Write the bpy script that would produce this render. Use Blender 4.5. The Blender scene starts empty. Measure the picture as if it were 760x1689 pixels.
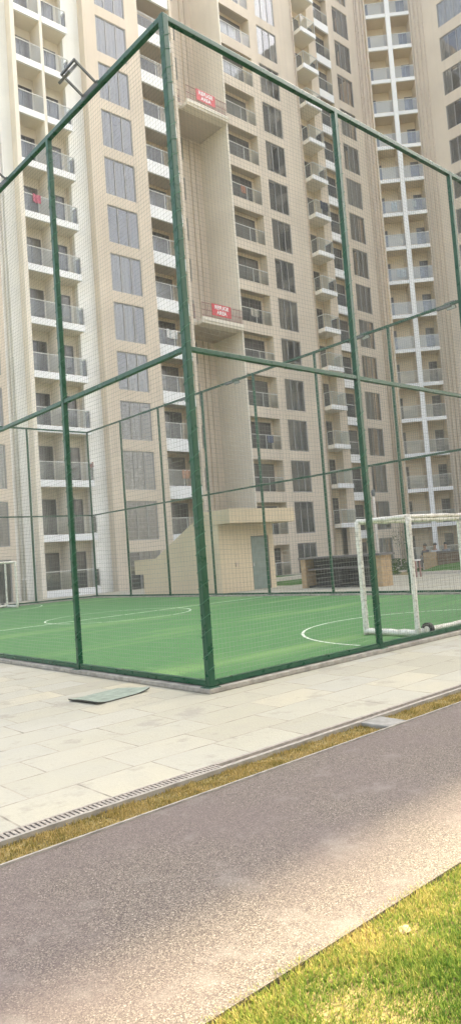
import bpy, bmesh, math, random
from mathutils import Vector, Matrix, noise
random.seed(7)
S = bpy.context.scene
COL = S.collection
R = math.radians
FH = 3.15                       # storey height
FY = 36.8                       # plane of the long facade

# ------------------------------------------------------------------ helpers
class MB:
    """collects boxes, quads, bars and tubes, links them as one mesh object"""
    def __init__(s): s.v=[]; s.f=[]; s.m=[]; s.smooth=False
    def quad(s, a,b,c,d, m=0):
        n=len(s.v); s.v+= [tuple(a),tuple(b),tuple(c),tuple(d)]; s.f.append((n,n+1,n+2,n+3)); s.m.append(m)
    def box(s, x0,x1,y0,y1,z0,z1, m=0):
        n=len(s.v)
        s.v+=[(x0,y0,z0),(x1,y0,z0),(x1,y1,z0),(x0,y1,z0),(x0,y0,z1),(x1,y0,z1),(x1,y1,z1),(x0,y1,z1)]
        for f in ((0,3,2,1),(4,5,6,7),(0,1,5,4),(1,2,6,5),(2,3,7,6),(3,0,4,7)):
            s.f.append(tuple(n+i for i in f)); s.m.append(m)
    def prism(s, poly, axis, a, b, m=0):
        """poly in the two other axes, extruded from a to b along axis"""
        n=len(s.v); k=len(poly)
        def pt(p,t): 
            return (t,p[0],p[1]) if axis==0 else ((p[0],t,p[1]) if axis==1 else (p[0],p[1],t))
        s.v+=[pt(p,a) for p in poly]+[pt(p,b) for p in poly]
        s.f.append(tuple(range(n,n+k))[::-1]); s.f.append(tuple(range(n+k,n+2*k))); s.m+=[m,m]
        for i in range(k):
            j=(i+1)%k; s.f.append((n+i,n+j,n+k+j,n+k+i)); s.m.append(m)
    def bar(s, p, q, w, h=None, m=0, up=(0,0,1)):
        """rectangular bar from p to q"""
        h=h or w; p=Vector(p); q=Vector(q); d=(q-p).normalized(); u=Vector(up)
        if abs(d.dot(u))>.95: u=Vector((0,1,0))
        r=d.cross(u).normalized(); u=r.cross(d)
        n=len(s.v)
        for c in (p,q):
            for (i,j) in ((-1,-1),(1,-1),(1,1),(-1,1)): s.v.append(tuple(c+r*i*w/2+u*j*h/2))
        for f in ((0,1,2,3),(7,6,5,4),(0,4,5,1),(1,5,6,2),(2,6,7,3),(3,7,4,0)):
            s.f.append(tuple(n+i for i in f)); s.m.append(m)
    def tube(s, pts, r, sides=8, m=0):
        pts=[Vector(p) for p in pts]; n0=len(s.v); rr=r if isinstance(r,(list,tuple)) else [r]*len(pts)
        ref=None
        for i,p in enumerate(pts):
            d=(pts[min(i+1,len(pts)-1)]-pts[max(i-1,0)]).normalized()
            if ref is None: ref=d.orthogonal().normalized()
            a=(ref-d*ref.dot(d)).normalized(); b=d.cross(a); ref=a
            for k in range(sides):
                t=2*math.pi*k/sides; s.v.append(tuple(p+(a*math.cos(t)+b*math.sin(t))*rr[i]))
        for i in range(len(pts)-1):
            for k in range(sides):
                k2=(k+1)%sides; o=n0+i*sides
                s.f.append((o+k,o+k2,o+sides+k2,o+sides+k)); s.m.append(m)
        s.f.append(tuple(n0+k for k in range(sides))[::-1]); s.m.append(m)
        o=n0+(len(pts)-1)*sides; s.f.append(tuple(o+k for k in range(sides))); s.m.append(m)
    def mesh(s, name, mats):
        me=bpy.data.meshes.new(name); me.from_pydata(s.v,[],s.f)
        for m in (mats if isinstance(mats,(list,tuple)) else [mats]): me.materials.append(m)
        me.polygons.foreach_set('material_index', s.m)
        if s.smooth: me.polygons.foreach_set('use_smooth',[True]*len(s.f))
        me.update(); return me
    def build(s, name, mats, parent=None, loc=(0,0,0)):
        return place(name, s.mesh(name,mats), parent, loc)

def place(name, me, parent=None, loc=(0,0,0), rz=0):
    o=bpy.data.objects.new(name,me); COL.objects.link(o); o.location=loc; o.rotation_euler.z=rz
    if parent: o.parent=parent
    return o
def bevel(o, w, seg=2):
    m=o.modifiers.new('bevel','BEVEL'); m.width=w; m.segments=seg; m.limit_method='ANGLE'; m.angle_limit=R(40)
    return o
def tag(o, label=None, cat=None, group=None, kind=None):
    if label: o['label']=label
    if cat: o['category']=cat
    if group: o['group']=group
    if kind: o['kind']=kind
    return o
def empty(name, loc, label, cat, group=None, rz=0):
    o=bpy.data.objects.new(name,None); COL.objects.link(o); o.location=loc; o.rotation_euler.z=rz
    o.empty_display_size=.3
    return tag(o,label,cat,group)
def copy_tree(o, parent=None):
    c=o.copy(); COL.objects.link(c)
    if parent: c.parent=parent
    for ch in list(o.children): copy_tree(ch,c)
    return c

# ------------------------------------------------------------------ materials
class N:
    def __init__(s, name):
        s.mat=bpy.data.materials.new(name); s.mat.use_nodes=True; s.nt=s.mat.node_tree; s.nt.nodes.clear()
        s.out=s.nt.nodes.new('ShaderNodeOutputMaterial')
    def n(s, t, **kw):
        nd=s.nt.nodes.new('ShaderNode'+t)
        for k,v in kw.items():
            if hasattr(nd,k) and not k[0].isupper(): setattr(nd,k,v)
            else: nd.inputs[k.replace('_',' ')].default_value=v
        return nd
    def l(s,a,b): s.nt.links.new(a,b)
    def coord(s, scale=(1,1,1), kind='Object'):
        c=s.n('TexCoord'); m=s.n('Mapping'); m.inputs['Scale'].default_value=scale; s.l(c.outputs[kind],m.inputs[0]); return m.outputs[0]
    def pos(s, scale=(1,1,1)):
        c=s.n('NewGeometry'); m=s.n('Mapping'); m.inputs['Scale'].default_value=scale; s.l(c.outputs['Position'],m.inputs[0]); return m.outputs[0]
    def noise(s, vec, scale, detail=4, rough=.55):
        n=s.n('TexNoise'); n.inputs['Scale'].default_value=scale; n.inputs['Detail'].default_value=detail; n.inputs['Roughness'].default_value=rough
        s.l(vec,n.inputs['Vector']); return n.outputs['Fac']
    def ramp(s, fac, stops):
        r=s.n('ValToRGB'); e=r.color_ramp.elements
        while len(e)<len(stops): e.new(.5)
        for i,(p,c) in enumerate(stops): e[i].position=p; e[i].color=(c[0],c[1],c[2],1) if hasattr(c,'__len__') else (c,c,c,1)
        s.l(fac,r.inputs[0]); return r.outputs[0]
    def mix(s, fac, a, b, mode='MIX'):
        m=s.n('Mix'); m.data_type='RGBA'; m.blend_type=mode
        for sock,v in ((m.inputs[0],fac),(m.inputs[6],a),(m.inputs[7],b)):
            if hasattr(v,'is_output'): s.l(v,sock)
            elif hasattr(v,'__len__'): sock.default_value=(v[0],v[1],v[2],1)
            else: sock.default_value=v
        return m.outputs[2]
    def bump(s, h, strength=.3, dist=.01):
        b=s.n('Bump'); b.inputs['Strength'].default_value=strength; b.inputs['Distance'].default_value=dist; s.l(h,b.inputs['Height']); return b.outputs[0]
    def fin(s, color, rough=.6, normal=None, metal=0, spec=.5):
        p=s.n('BsdfPrincipled')
        for k,v in (('Base Color',color),('Roughness',rough),('Metallic',metal),('Specular IOR Level',spec)):
            if hasattr(v,'is_output'): s.l(v,p.inputs[k])
            elif hasattr(v,'__len__'): p.inputs[k].default_value=(v[0],v[1],v[2],1)
            else: p.inputs[k].default_value=v
        if normal: s.l(normal,p.inputs['Normal'])
        s.l(p.outputs[0],s.out.inputs[0]); return s.mat

def stucco(name, c, var=.1, streak=.12):
    m=N(name); p=m.pos()
    big=m.noise(p,.35,3); fine=m.noise(p,14,3)
    st=m.noise(m.pos((1.6,1.6,.06)),1.5,4,.6)
    dark=tuple(x*(1-var*1.6) for x in c); lite=tuple(min(1,x*(1+var*.7)) for x in c)
    col=m.ramp(big,[(.3,dark),(.7,lite)])
    col=m.mix(m.ramp(st,[(.5,0),(.75,streak)]),col,tuple(x*.55 for x in c))
    col=m.mix(m.ramp(fine,[(.35,.10),(.6,0)]),col,tuple(x*.75 for x in c))
    return m.fin(col,.85,m.bump(fine,.25,.01),spec=.3)
def plain(name, c, rough=.5, var=.12, scale=6, metal=0, spec=.5, bump=0):
    m=N(name); f=m.noise(m.pos(),scale,4)
    col=m.ramp(f,[(.3,tuple(x*(1-var) for x in c)),(.7,tuple(min(1,x*(1+var)) for x in c))])
    return m.fin(col,rough,m.bump(f,bump,.005) if bump else None,metal,spec)

M={}
M['beige']=stucco('beige_stucco',(.69,.60,.485),.06,.22)
M['beige_white']=stucco('offwhite_stucco',(.87,.86,.81),.05,.16)
M['cream']=stucco('cream_stucco',(.81,.75,.64),.06,.08)
M['white']=stucco('white_paint',(.88,.885,.88),.04,.10)
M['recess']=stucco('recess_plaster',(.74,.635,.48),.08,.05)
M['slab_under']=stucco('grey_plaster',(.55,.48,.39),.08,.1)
M['hut']=stucco('ochre_plaster',(.62,.52,.36),.10,.2)
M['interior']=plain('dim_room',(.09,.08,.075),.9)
M['frame']=plain('aluminium_frame',(.36,.345,.33),.45,.1)
M['dark_frame']=plain('dark_door_frame',(.10,.095,.09),.45,.15)
M['rail']=plain('steel_rail',(.62,.62,.58),.4,.1)
M['pipe']=plain('drain_pipe',(.55,.45,.345),.6,.15)

def glass(name, tint, refl_rough=.03, ior=1.75, dust=0):
    m=N(name); tr=m.n('BsdfTransparent'); tr.inputs[0].default_value=(*tint,1)
    gl=m.n('BsdfGlossy'); gl.inputs['Roughness'].default_value=refl_rough; gl.inputs['Color'].default_value=(.95,.97,1,1)
    w=m.noise(m.pos(),1.3,2); nb=m.bump(w,.06,.05); m.l(nb,gl.inputs['Normal'])
    fr=m.n('Fresnel'); fr.inputs[0].default_value=ior
    mx=m.n('MixShader'); m.l(fr.outputs[0],mx.inputs[0]); m.l(tr.outputs[0],mx.inputs[1]); m.l(gl.outputs[0],mx.inputs[2])
    if dust:
        df=m.n('BsdfDiffuse'); df.inputs[0].default_value=(.75,.80,.78,1); m2=m.n('MixShader'); m2.inputs[0].default_value=dust
        m.l(mx.outputs[0],m2.inputs[1]); m.l(df.outputs[0],m2.inputs[2]); mx=m2
    m.l(mx.outputs[0],m.out.inputs[0]); return m.mat
M['pane']=glass('window_glass',(.96,.97,.96),.02,2.05,.04)
M['railglass']=glass('balustrade_glass',(.90,.96,.97),.03,1.5,.035)
M['skyglass']=glass('sky_tint_balustrade_glass',(.80,.90,1.0),.03,1.9,.08)  # blue tint stands in for sky reflected in the corner tower railings
def curtain_mat():
    m=N('curtain_cloth'); oi=m.n('ObjectInfo')
    c=m.ramp(oi.outputs['Random'],[(0,(.20,.185,.17)),(.35,(.31,.295,.27)),(.6,(.28,.285,.285)),(.8,(.40,.38,.35)),(1,(.62,.60,.57))])
    f=m.noise(m.coord((1,1,.15)),7,3); c=m.mix(m.ramp(f,[(.35,.30),(.65,0)]),c,(.16,.15,.14))
    return m.fin(c,.9,spec=.1)
M['curtain']=curtain_mat()
def door_glass():
    m=N('balcony_door_glass'); oi=m.n('ObjectInfo')
    c=m.ramp(oi.outputs['Random'],[(0,(.03,.028,.027)),(.6,(.07,.064,.058)),(1,(.16,.145,.12))])
    f=m.noise(m.coord((3,1,.3)),2,2); c=m.mix(m.ramp(f,[(.4,0),(.65,.5)]),c,(.17,.16,.145))
    return m.fin(c,.12,spec=.6)
M['doorglass']=door_glass()

def green_paint():
    m=N('green_gloss_paint'); p=m.pos()
    f=m.noise(p,9,5,.65); g=m.noise(p,45,3)
    c=m.ramp(f,[(.3,(.003,.052,.024)),(.55,(.004,.064,.029)),(.8,(.006,.085,.040))])
    c=m.mix(m.ramp(g,[(.68,0),(.78,.35)]),c,(.10,.20,.14))
    return m.fin(c,m.ramp(f,[(.3,.22),(.7,.42)]),m.bump(g,.1,.003),spec=.4)
M['green']=green_paint()
M['green_far']=M['green']
M['greywear']=plain('worn_grey_green',(.20,.27,.24),.7,.35,12,bump=.3)
M['net']=plain('net_cord',(.25,.26,.225),.8,.15,3)
M['lacing']=plain('lacing_cord',(.05,.17,.10),.7,.3,20)
M['concrete']=plain('kerb_concrete',(.30,.28,.24),.9,.3,9,bump=.4)
M['lamp_metal']=plain('lamp_housing',(.09,.10,.10),.4,.15)
M['lamp_glass']=plain('lamp_lens',(.55,.57,.57),.15,.05)

def goal_paint():
    m=N('chipped_white_paint'); p=m.pos(); f=m.noise(p,16,6,.7); f2=m.noise(p,5,3)
    c=m.ramp(f,[(.34,(.34,.30,.24)),(.42,(.62,.59,.50)),(.5,(.76,.74,.66))])
    c=m.mix(m.ramp(f2,[(.5,0),(.8,.35)]),c,(.45,.42,.34))
    return m.fin(c,.55,m.bump(f,.4,.006))
M['goal']=goal_paint()
M['rubber']=plain('black_rubber',(.03,.03,.03),.7)

def turf():
    m=N('artificial_turf'); p=m.pos()
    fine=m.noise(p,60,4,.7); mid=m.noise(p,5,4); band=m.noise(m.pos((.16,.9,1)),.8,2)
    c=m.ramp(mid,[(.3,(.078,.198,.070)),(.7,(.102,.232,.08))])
    c=m.mix(m.ramp(band,[(.52,0),(.70,.6)]),c,(.27,.42,.14))  # paler yellow-green patches stand in for streaks of sun on the pitch
    c=m.mix(m.ramp(fine,[(.35,.45),(.6,0)]),c,(.045,.15,.05))
    return m.fin(c,.8,m.bump(fine,.6,.02),spec=.25)
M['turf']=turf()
M['line']=plain('pitch_line_white',(.60,.68,.55),.8,.3,9,spec=.2)

def flags():
    m=N('sandstone_flags'); p=m.pos()
    wob=m.noise(p,.8,2); 
    add=m.n('VectorMath',operation='ADD'); m.l(p,add.inputs[0])
    sc=m.n('VectorMath',operation='SCALE'); cmb=m.n('CombineXYZ'); m.l(wob,cmb.inputs[0]); m.l(wob,cmb.inputs[1]); m.l(cmb.outputs[0],sc.inputs[0]); sc.inputs['Scale'].default_value=.06
    m.l(sc.outputs[0],add.inputs[1])
    b=m.n('TexBrick',offset=.43,offset_frequency=2,squash=.75,squash_frequency=3)
    m.l(add.outputs[0],b.inputs['Vector'])
    for k,v in (('Scale',1),('Mortar Size',.008),('Mortar Smooth',.3),('Bias',0),('Brick Width',.82),('Row Height',.46)): b.inputs[k].default_value=v
    b.inputs['Color1'].default_value=(0,0,0,1); b.inputs['Color2'].default_value=(1,1,1,1); b.inputs['Mortar'].default_value=(.5,.5,.5,1)
    c=m.ramp(b.outputs['Color'],[(0,(.34,.325,.25)),(.4,(.39,.37,.28)),(.7,(.375,.365,.30)),(1,(.44,.405,.29))])
    f=m.noise(p,3.5,6,.65); g=m.noise(p,38,4); big=m.noise(p,.5,3)
    c=m.mix(m.ramp(f,[(.45,0),(.75,.5)]),c,(.32,.305,.255))
    c=m.mix(m.ramp(g,[(.55,0),(.75,.3)]),c,(.26,.245,.21))
    c=m.mix(m.ramp(big,[(.45,0),(.7,.4)]),c,(.385,.385,.35))
    st=m.noise(p,1.7,5,.7); c=m.mix(m.ramp(st,[(.56,0),(.64,.5)]),c,(.25,.235,.195))
    c=m.mix(b.outputs['Fac'],c,m.ramp(f,[(.36,(.15,.135,.105)),(.56,(.35,.325,.26))]))
    inv=m.n('Math',operation='MULTIPLY_ADD'); m.l(b.outputs['Fac'],inv.inputs[0]); inv.inputs[1].default_value=-1.; m.l(g,inv.inputs[2])
    return m.fin(c,.8,m.bump(inv.outputs[0],.5,.008),spec=.35)
M['flags']=flags()
def aggregate():
    m=N('washed_aggregate'); p=m.pos()
    v=m.n('TexVoronoi'); v.inputs['Scale'].default_value=210; m.l(p,v.inputs['Vector'])
    sep=m.n('SeparateColor'); m.l(v.outputs['Color'],sep.inputs[0])
    c=m.ramp(sep.outputs[0],[(0,(.052,.044,.038)),(.3,(.104,.085,.073)),(.62,(.152,.127,.108)),(.85,(.205,.177,.149)),(.97,(.28,.245,.20)),(1,(.40,.36,.30))])
    big=m.noise(p,1.3,5,.6); dusty=m.noise(p,2.6,4,.7)
    c=m.mix(m.ramp(big,[(.4,0),(.62,.55)]),c,(.140,.112,.106))
    c=m.mix(m.ramp(dusty,[(.55,0),(.78,.55)]),c,(.27,.25,.22))
    return m.fin(c,.75,m.bump(v.outputs['Distance'],.22,.004),spec=.3)
M['aggregate']=aggregate()
def soil(name,a,b,d):
    m=N(name); p=m.pos(); f=m.noise(p,7,6,.65); g=m.noise(p,55,4)
    c=m.ramp(f,[(.35,a),(.65,b)]); c=m.mix(m.ramp(g,[(.35,.7),(.6,0)]),c,d)
    return m.fin(c,.95,m.bump(g,.8,.02),spec=.1)
M['soil']=soil('lawn_soil',(.24,.20,.08),(.36,.28,.12),(.10,.08,.035))
M['garden']=soil('garden_ground',(.10,.14,.05),(.20,.18,.10),(.04,.06,.02))
M['patchgrass']=soil('short_grass',(.05,.13,.03),(.10,.19,.05),(.03,.06,.02))
def blades(name, stops, scale, edge=None):
    m=N(name); f=m.noise(m.pos(),scale,4,.6); gi=m.n('NewGeometry')
    mx=m.n('Math',operation='MULTIPLY_ADD'); m.l(gi.outputs['Random Per Island'],mx.inputs[0]); mx.inputs[1].default_value=.34; 
    sub=m.n('Math',operation='SUBTRACT'); m.l(f,sub.inputs[0]); sub.inputs[1].default_value=.17; 
    if edge is not None:
        sx=m.n('SeparateXYZ'); m.l(gi.outputs['Position'],sx.inputs[0]); mr=m.n('MapRange'); m.l(sx.outputs[1],mr.inputs[0])
        for k,v in zip((1,2,3,4),edge): mr.inputs[k].default_value=v
        ad=m.n('Math',operation='ADD'); m.l(sub.outputs[0],ad.inputs[0]); m.l(mr.outputs[0],ad.inputs[1]); m.l(ad.outputs[0],mx.inputs[2])
    else: m.l(sub.outputs[0],mx.inputs[2])
    c=m.ramp(mx.outputs[0],stops)
    d=m.n('BsdfDiffuse'); m.l(c,d.inputs[0]); t=m.n('BsdfTranslucent'); m.l(c,t.inputs[0])
    k=m.n('MixShader'); k.inputs[0].default_value=.35; m.l(d.outputs[0],k.inputs[1]); m.l(t.outputs[0],k.inputs[2]); m.l(k.outputs[0],m.out.inputs[0]); return m.mat
M['lawn']=blades('lawn_blades',[(.27,(.08,.16,.028)),(.42,(.16,.25,.045)),(.55,(.29,.35,.075)),(.67,(.48,.42,.13)),(.85,(.58,.47,.2))],2.6,(1.66,1.95,-.03,.16))
M['dry']=blades('dry_blades',[(.3,(.20,.18,.05)),(.45,(.36,.28,.09)),(.6,(.48,.36,.14)),(.8,(.55,.43,.2))],4)
M['leaf']=blades('leaf_green',[(.3,(.03,.07,.015)),(.6,(.08,.14,.03)),(.8,(.14,.19,.05))],3)
M['bark']=plain('pale_bark',(.36,.32,.27),.9,.25,14)
M['granite']=plain('dark_granite',(.04,.036,.034),.7,.35,14)
M['granite_lite']=plain('granite_edge',(.13,.12,.115),.6,.25,14)
M['tan']=plain('tan_stone',(.40,.285,.16),.85,.2,8,bump=.3)
M['stonewall']=plain('brown_stone_wall',(.15,.105,.07),.9,.35,7,bump=.5)
M['kerbstone']=plain('pale_kerb',(.55,.50,.43),.85,.15,8)
M['dullslab']=plain('weathered_slab',(.25,.245,.22),.9,.25,12,bump=.3)
M['red']=plain('red_sign',(.62,.09,.10),.5,.08)
M['sign_white']=plain('sign_white',(.85,.83,.82),.5,.02)
M['redrail']=plain('reddish_rail',(.34,.19,.16),.6,.2)
M['hutdoor']=plain('green_grey_door',(.17,.22,.19),.5,.15,4)
M['mat']=plain('faded_green_board',(.25,.295,.235),.75,.2,10,bump=.2)
M['mat_under']=plain('board_underside',(.07,.07,.06),.9)
M['slot']=plain('slot_dark',(.02,.02,.018),.9)
M['grate']=plain('cast_grate',(.30,.27,.23),.7,.25,20)

# ------------------------------------------------------------------ window, door, railing, balcony kit
cache={}
def curtain_mesh(a,b,h):
    k=('cur',round(a,2),round(b,2),round(h,2))
    if k not in cache:
        m=MB(); n=max(6,int((b-a)*14)); ph=random.random()*6
        pts=[]
        for i in range(n+1):
            x=a+(b-a)*i/n; pts.append((x,.022*math.sin(x*19+ph)+.012*math.sin(x*43+ph)))
        for i in range(n):
            (x0,y0),(x1,y1)=pts[i],pts[i+1]; m.quad((x0,y0,.02),(x1,y1,.02),(x1,y1,h-.02),(x0,y0,h-.02))
        m.smooth=True
        cache[k]=m.mesh('curtain',M['curtain'])
    return cache[k]
def win_meshes(w,h,n,grille):
    k=('win',round(w,2),round(h,2),n,grille)
    if k not in cache:
        f=MB(); t=.055; y0,y1=.045,.105
        f.box(0,w,y0,y1,0,t); f.box(0,w,y0,y1,h-t,h); f.box(0,t,y0,y1,t,h-t); f.box(w-t,w,y0,y1,t,h-t)
        for i in range(1,n):
            x=w*i/n; f.box(x-.028,x+.028,y0-.004,y1,t,h-t)
        if grille:
            for i in range(1,grille):
                z=h*i/grille; f.box(t,w-t,y0-.03,y0-.018,z-.008,z+.008)
        p=MB(); p.quad((t,.078,t),(w-t,.078,t),(w-t,.078,h-t),(t,.078,h-t))
        cache[k]=(f.mesh('window',M['frame']),p.mesh('pane',M['pane']))
    return cache[k]
def window(root,x0,x1,zb,h,y=0,n=3,grille=0,mode=None):
    w=x1-x0; fm,pm=win_meshes(w,h,n,grille)
    o=place('window',fm,root,(x0,y,zb)); place('pane',pm,o)
    r=random.random() if mode is None else mode
    if r<.34: sp=[(.06,w-.06)]
    elif r<.58: sp=[(.06,w*.62)]
    elif r<.78: sp=[(w*.35,w-.06)]
    elif r<.93: sp=[(.06,w*.3),(w*.68,w-.06)]
    else: sp=[]
    for a,b in sp: place('curtain',curtain_mesh(a,b,h),o,(0,.15,0))
    return o
def door_mesh(w,h,n=2):
    k=('door',round(w,2),round(h,2),n)
    if k not in cache:
        f=MB(); t=.06
        f.box(0,w,-.06,.0,h-t,h); f.box(0,t,-.06,0,0,h-t); f.box(w-t,w,-.06,0,0,h-t)
        for i in range(1,n): f.box(w*i/n-.035,w*i/n+.035,-.055,0,0,h-t)
        g=MB(); g.quad((t,-.025,0),(w-t,-.025,0),(w-t,-.025,h-t),(t,-.025,h-t))
        cache[k]=(f.mesh('door',M['dark_frame']),g.mesh('pane',M['doorglass']))
    return cache[k]
def railing_mesh(path,h,gl='railglass'):
    k=('rail',gl,tuple((round(a,2),round(b,2)) for a,b in path),h)
    if k not in cache:
        m=MB()
        for (x0,y0),(x1,y1) in zip(path[:-1],path[1:]):
            L=math.hypot(x1-x0,y1-y0); ux,uy=(x1-x0)/L,(y1-y0)/L
            m.quad((x0+ux*.03,y0+uy*.03,.06),(x1-ux*.03,y1-uy*.03,.06),(x1-ux*.03,y1-uy*.03,h-.03),(x0+ux*.03,y0+uy*.03,h-.03),1)
            m.bar((x0,y0,h),(x1,y1,h),.05,.045,0)
            n=max(1,int(L/1.1))
            for i in range(n+1): m.bar((x0+ux*L*i/n,y0+uy*L*i/n,0),(x0+ux*L*i/n,y0+uy*L*i/n,h-.02),.035,.035,0)
        cache[k]=m.mesh('railing',[M['rail'],M[gl]])
    return cache[k]
def balcony_column(root,x0,x1,floors,bz0,bz1,depth,band,back,front=0.,yw=.0,door=None,rail=None,railh=1.05,sides=(True,True),walls=None,dh=2.15,start=0,soffit=None,gl='railglass'):
    """one balcony per floor: band/slab, recess room behind the facade plane, door and balustrade"""
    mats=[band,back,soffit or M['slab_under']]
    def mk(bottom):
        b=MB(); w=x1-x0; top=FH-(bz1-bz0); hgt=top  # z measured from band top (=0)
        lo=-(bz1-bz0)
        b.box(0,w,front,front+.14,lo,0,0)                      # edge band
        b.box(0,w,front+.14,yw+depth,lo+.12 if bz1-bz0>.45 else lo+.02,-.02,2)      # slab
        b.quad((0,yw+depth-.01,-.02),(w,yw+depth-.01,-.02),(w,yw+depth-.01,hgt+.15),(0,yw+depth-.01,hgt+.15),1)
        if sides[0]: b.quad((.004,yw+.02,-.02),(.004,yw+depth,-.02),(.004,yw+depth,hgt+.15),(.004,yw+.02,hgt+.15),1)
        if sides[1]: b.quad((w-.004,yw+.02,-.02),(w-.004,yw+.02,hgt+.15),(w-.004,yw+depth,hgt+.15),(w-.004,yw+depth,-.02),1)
        return b.mesh('balcony',mats)
    me=mk(False)
    for k in range(start,floors):
        o=place('balcony',me,root,(x0,0,FH*k+bz1))
        for (dx0,dx1) in (door or []):
            fm,gm=door_mesh(dx1-dx0,dh); d=place('door',fm,o,(dx0,yw+depth-.02,-.01)); place('pane',gm,d)
        if rail: place('railing',railing_mesh(rail,railh,gl),o)
def piers(mb, spans, y0,y1,z0,z1,m=0):
    for a,b in spans: mb.box(a,b,y0,y1,z0,z1,m)
def spandrels(mb, x0,x1,y0,y1,zb,zt,floors,z0,ztop,m=0):
    """bands of wall over and under the windows of one column"""
    lo=z0
    for k in range(floors):
        b=FH*k+zb
        if b>lo+.01: mb.box(x0,x1,y0,y1,lo,b,m)
        lo=FH*k+zt
    mb.box(x0,x1,y0,y1,lo,ztop,m)
G0=-.35    # level of the ground round the buildings
def pipes(root, xs, y, ztop, mat='pipe'):
    for x in xs:
        m=MB(); m.tube([(x,y,G0),(x,y,ztop)],.055,8)
        for k in range(int(ztop/FH)): m.tube([(x,y,k*FH+1.0),(x,y,k*FH+1.08)],.075,8)
        m.smooth=True
        m.build('drain_pipe',M[mat],root)

# ------------------------------------------------------------------ left tower
NF=15; ZT=NF*FH+.9
L=empty('apartment_building',(0,FY,0),'beige and white apartment tower on the left with paired cream balconies in a white strip','building','apartment towers round the court')
wl=MB()
T=.9
piers(wl,[(12.2,14.2),(16.45,16.75),(23.1,24.03),(26.34,27.4),(30.2,30.4)],0,T,G0,ZT,0)
spandrels(wl,14.2,16.45,0,.3,-.25,2.2,NF,G0,ZT,0)
spandrels(wl,24.03,26.34,0,.3,-.25,2.2,NF,G0,ZT,0)
# white strip set back from the beige bays
wl.box(16.75,18.15,.6,T,G0,ZT,1); wl.box(21.9,23.1,.6,T,G0,ZT,1)
wl.box(18.15,18.4,-.03,T+.8,G0,ZT,2)             # cream fin left of the balconies
wl.box(20.04,20.22,.03,T+.8,G0,ZT,2)             # fin between the two
wl.box(18.4,20.04,.0,.3,G0,-.1,1); wl.box(20.22,21.9,.0,.3,G0,-.1,1)
wl.box(21.9,22.0,T,T+.8,G0,ZT,2)
for a,b in ((18.4,20.04),(20.22,21.9),(27.4,30.2)): wl.box(a,b,.1,.4,NF*FH-.1,ZT,1)
wl.box(12.2,30.4,1.75,14,G0,ZT,0); wl.box(12.2,18.1,T,1.75,ZT-.2,ZT,0); wl.box(22.05,30.4,T,1.75,ZT-.2,ZT,0)
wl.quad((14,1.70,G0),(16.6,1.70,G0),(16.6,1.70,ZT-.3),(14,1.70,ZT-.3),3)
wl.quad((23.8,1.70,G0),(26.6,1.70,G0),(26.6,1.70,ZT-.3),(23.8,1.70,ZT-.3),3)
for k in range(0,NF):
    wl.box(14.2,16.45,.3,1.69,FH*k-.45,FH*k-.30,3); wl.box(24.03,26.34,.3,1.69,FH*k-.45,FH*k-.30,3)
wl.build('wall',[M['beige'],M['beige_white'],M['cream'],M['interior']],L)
for k in range(NF):
    if k<6: window(L,14.2,16.45,FH*k-.25,2.45,n=3)
    g=0 if k>3 else 9
    window(L,24.03,26.34,FH*k-.25,2.45,n=3,grille=g)
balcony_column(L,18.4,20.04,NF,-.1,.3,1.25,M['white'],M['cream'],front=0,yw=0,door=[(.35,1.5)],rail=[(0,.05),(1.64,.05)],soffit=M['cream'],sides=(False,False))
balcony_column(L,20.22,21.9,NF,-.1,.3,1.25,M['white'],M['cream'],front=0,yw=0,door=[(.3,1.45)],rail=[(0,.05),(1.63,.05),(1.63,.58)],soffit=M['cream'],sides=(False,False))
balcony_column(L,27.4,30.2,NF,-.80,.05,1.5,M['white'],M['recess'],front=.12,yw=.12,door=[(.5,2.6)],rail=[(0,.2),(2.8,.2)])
pipes(L,[17.25,17.45],.53,ZT,'beige_white')

# ------------------------------------------------------------------ middle tower with the refuge platforms
NF=17; ZT=NF*FH+.9
Q=empty('apartment_building',(0,FY,0),'beige apartment tower in the middle with a deep recess and two refuge platforms','building','apartment towers round the court')
wm=MB()
piers(wm,[(34.9,35.02)],0,3.2,G0,ZT,2)
piers(wm,[(38.06,38.9),(41.05,43.29),(45.1,46.06),(47.9,48.67),(50.77,53.24)],0,.3,G0,ZT,0)
spandrels(wm,38.9,41.05,0,.3,-.33,2.1,NF,G0,ZT,0)
spandrels(wm,48.67,50.77,0,.3,-.33,2.08,NF,G0,ZT,0)
for a,b in ((35.02,38.06),(43.29,45.1),(46.06,47.9)): wm.box(a,b,.0,.3,NF*FH-.2,ZT,0)
for a,b in ((35.02,38.06),(43.29,45.1),(46.06,47.9)): wm.box(a,b,.0,.3,G0-.8,-1.1,0)
wm.box(35.02,53.24,1.75,14,G0,ZT,0); wm.box(35.02,53.24,.3,1.75,ZT-.2,ZT,0)
wm.box(30.4,34.9,3.2,14,G0,ZT,0)
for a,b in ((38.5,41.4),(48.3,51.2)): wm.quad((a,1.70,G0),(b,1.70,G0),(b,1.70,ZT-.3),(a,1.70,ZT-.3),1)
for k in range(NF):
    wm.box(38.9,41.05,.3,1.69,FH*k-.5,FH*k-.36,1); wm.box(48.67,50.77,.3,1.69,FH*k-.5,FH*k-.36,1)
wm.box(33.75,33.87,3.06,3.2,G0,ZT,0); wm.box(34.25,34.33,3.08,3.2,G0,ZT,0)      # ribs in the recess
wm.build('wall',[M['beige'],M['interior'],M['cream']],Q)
for k in range(NF):
    window(Q,38.9,41.05,FH*k-.33,2.43,n=3)
    window(Q,48.67,50.77,FH*k-.33,2.41,n=3)
    if k>0: window(Q,32.3,33.1,FH*k+.1,1.7,y=3.02,n=2,mode=.99)
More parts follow.
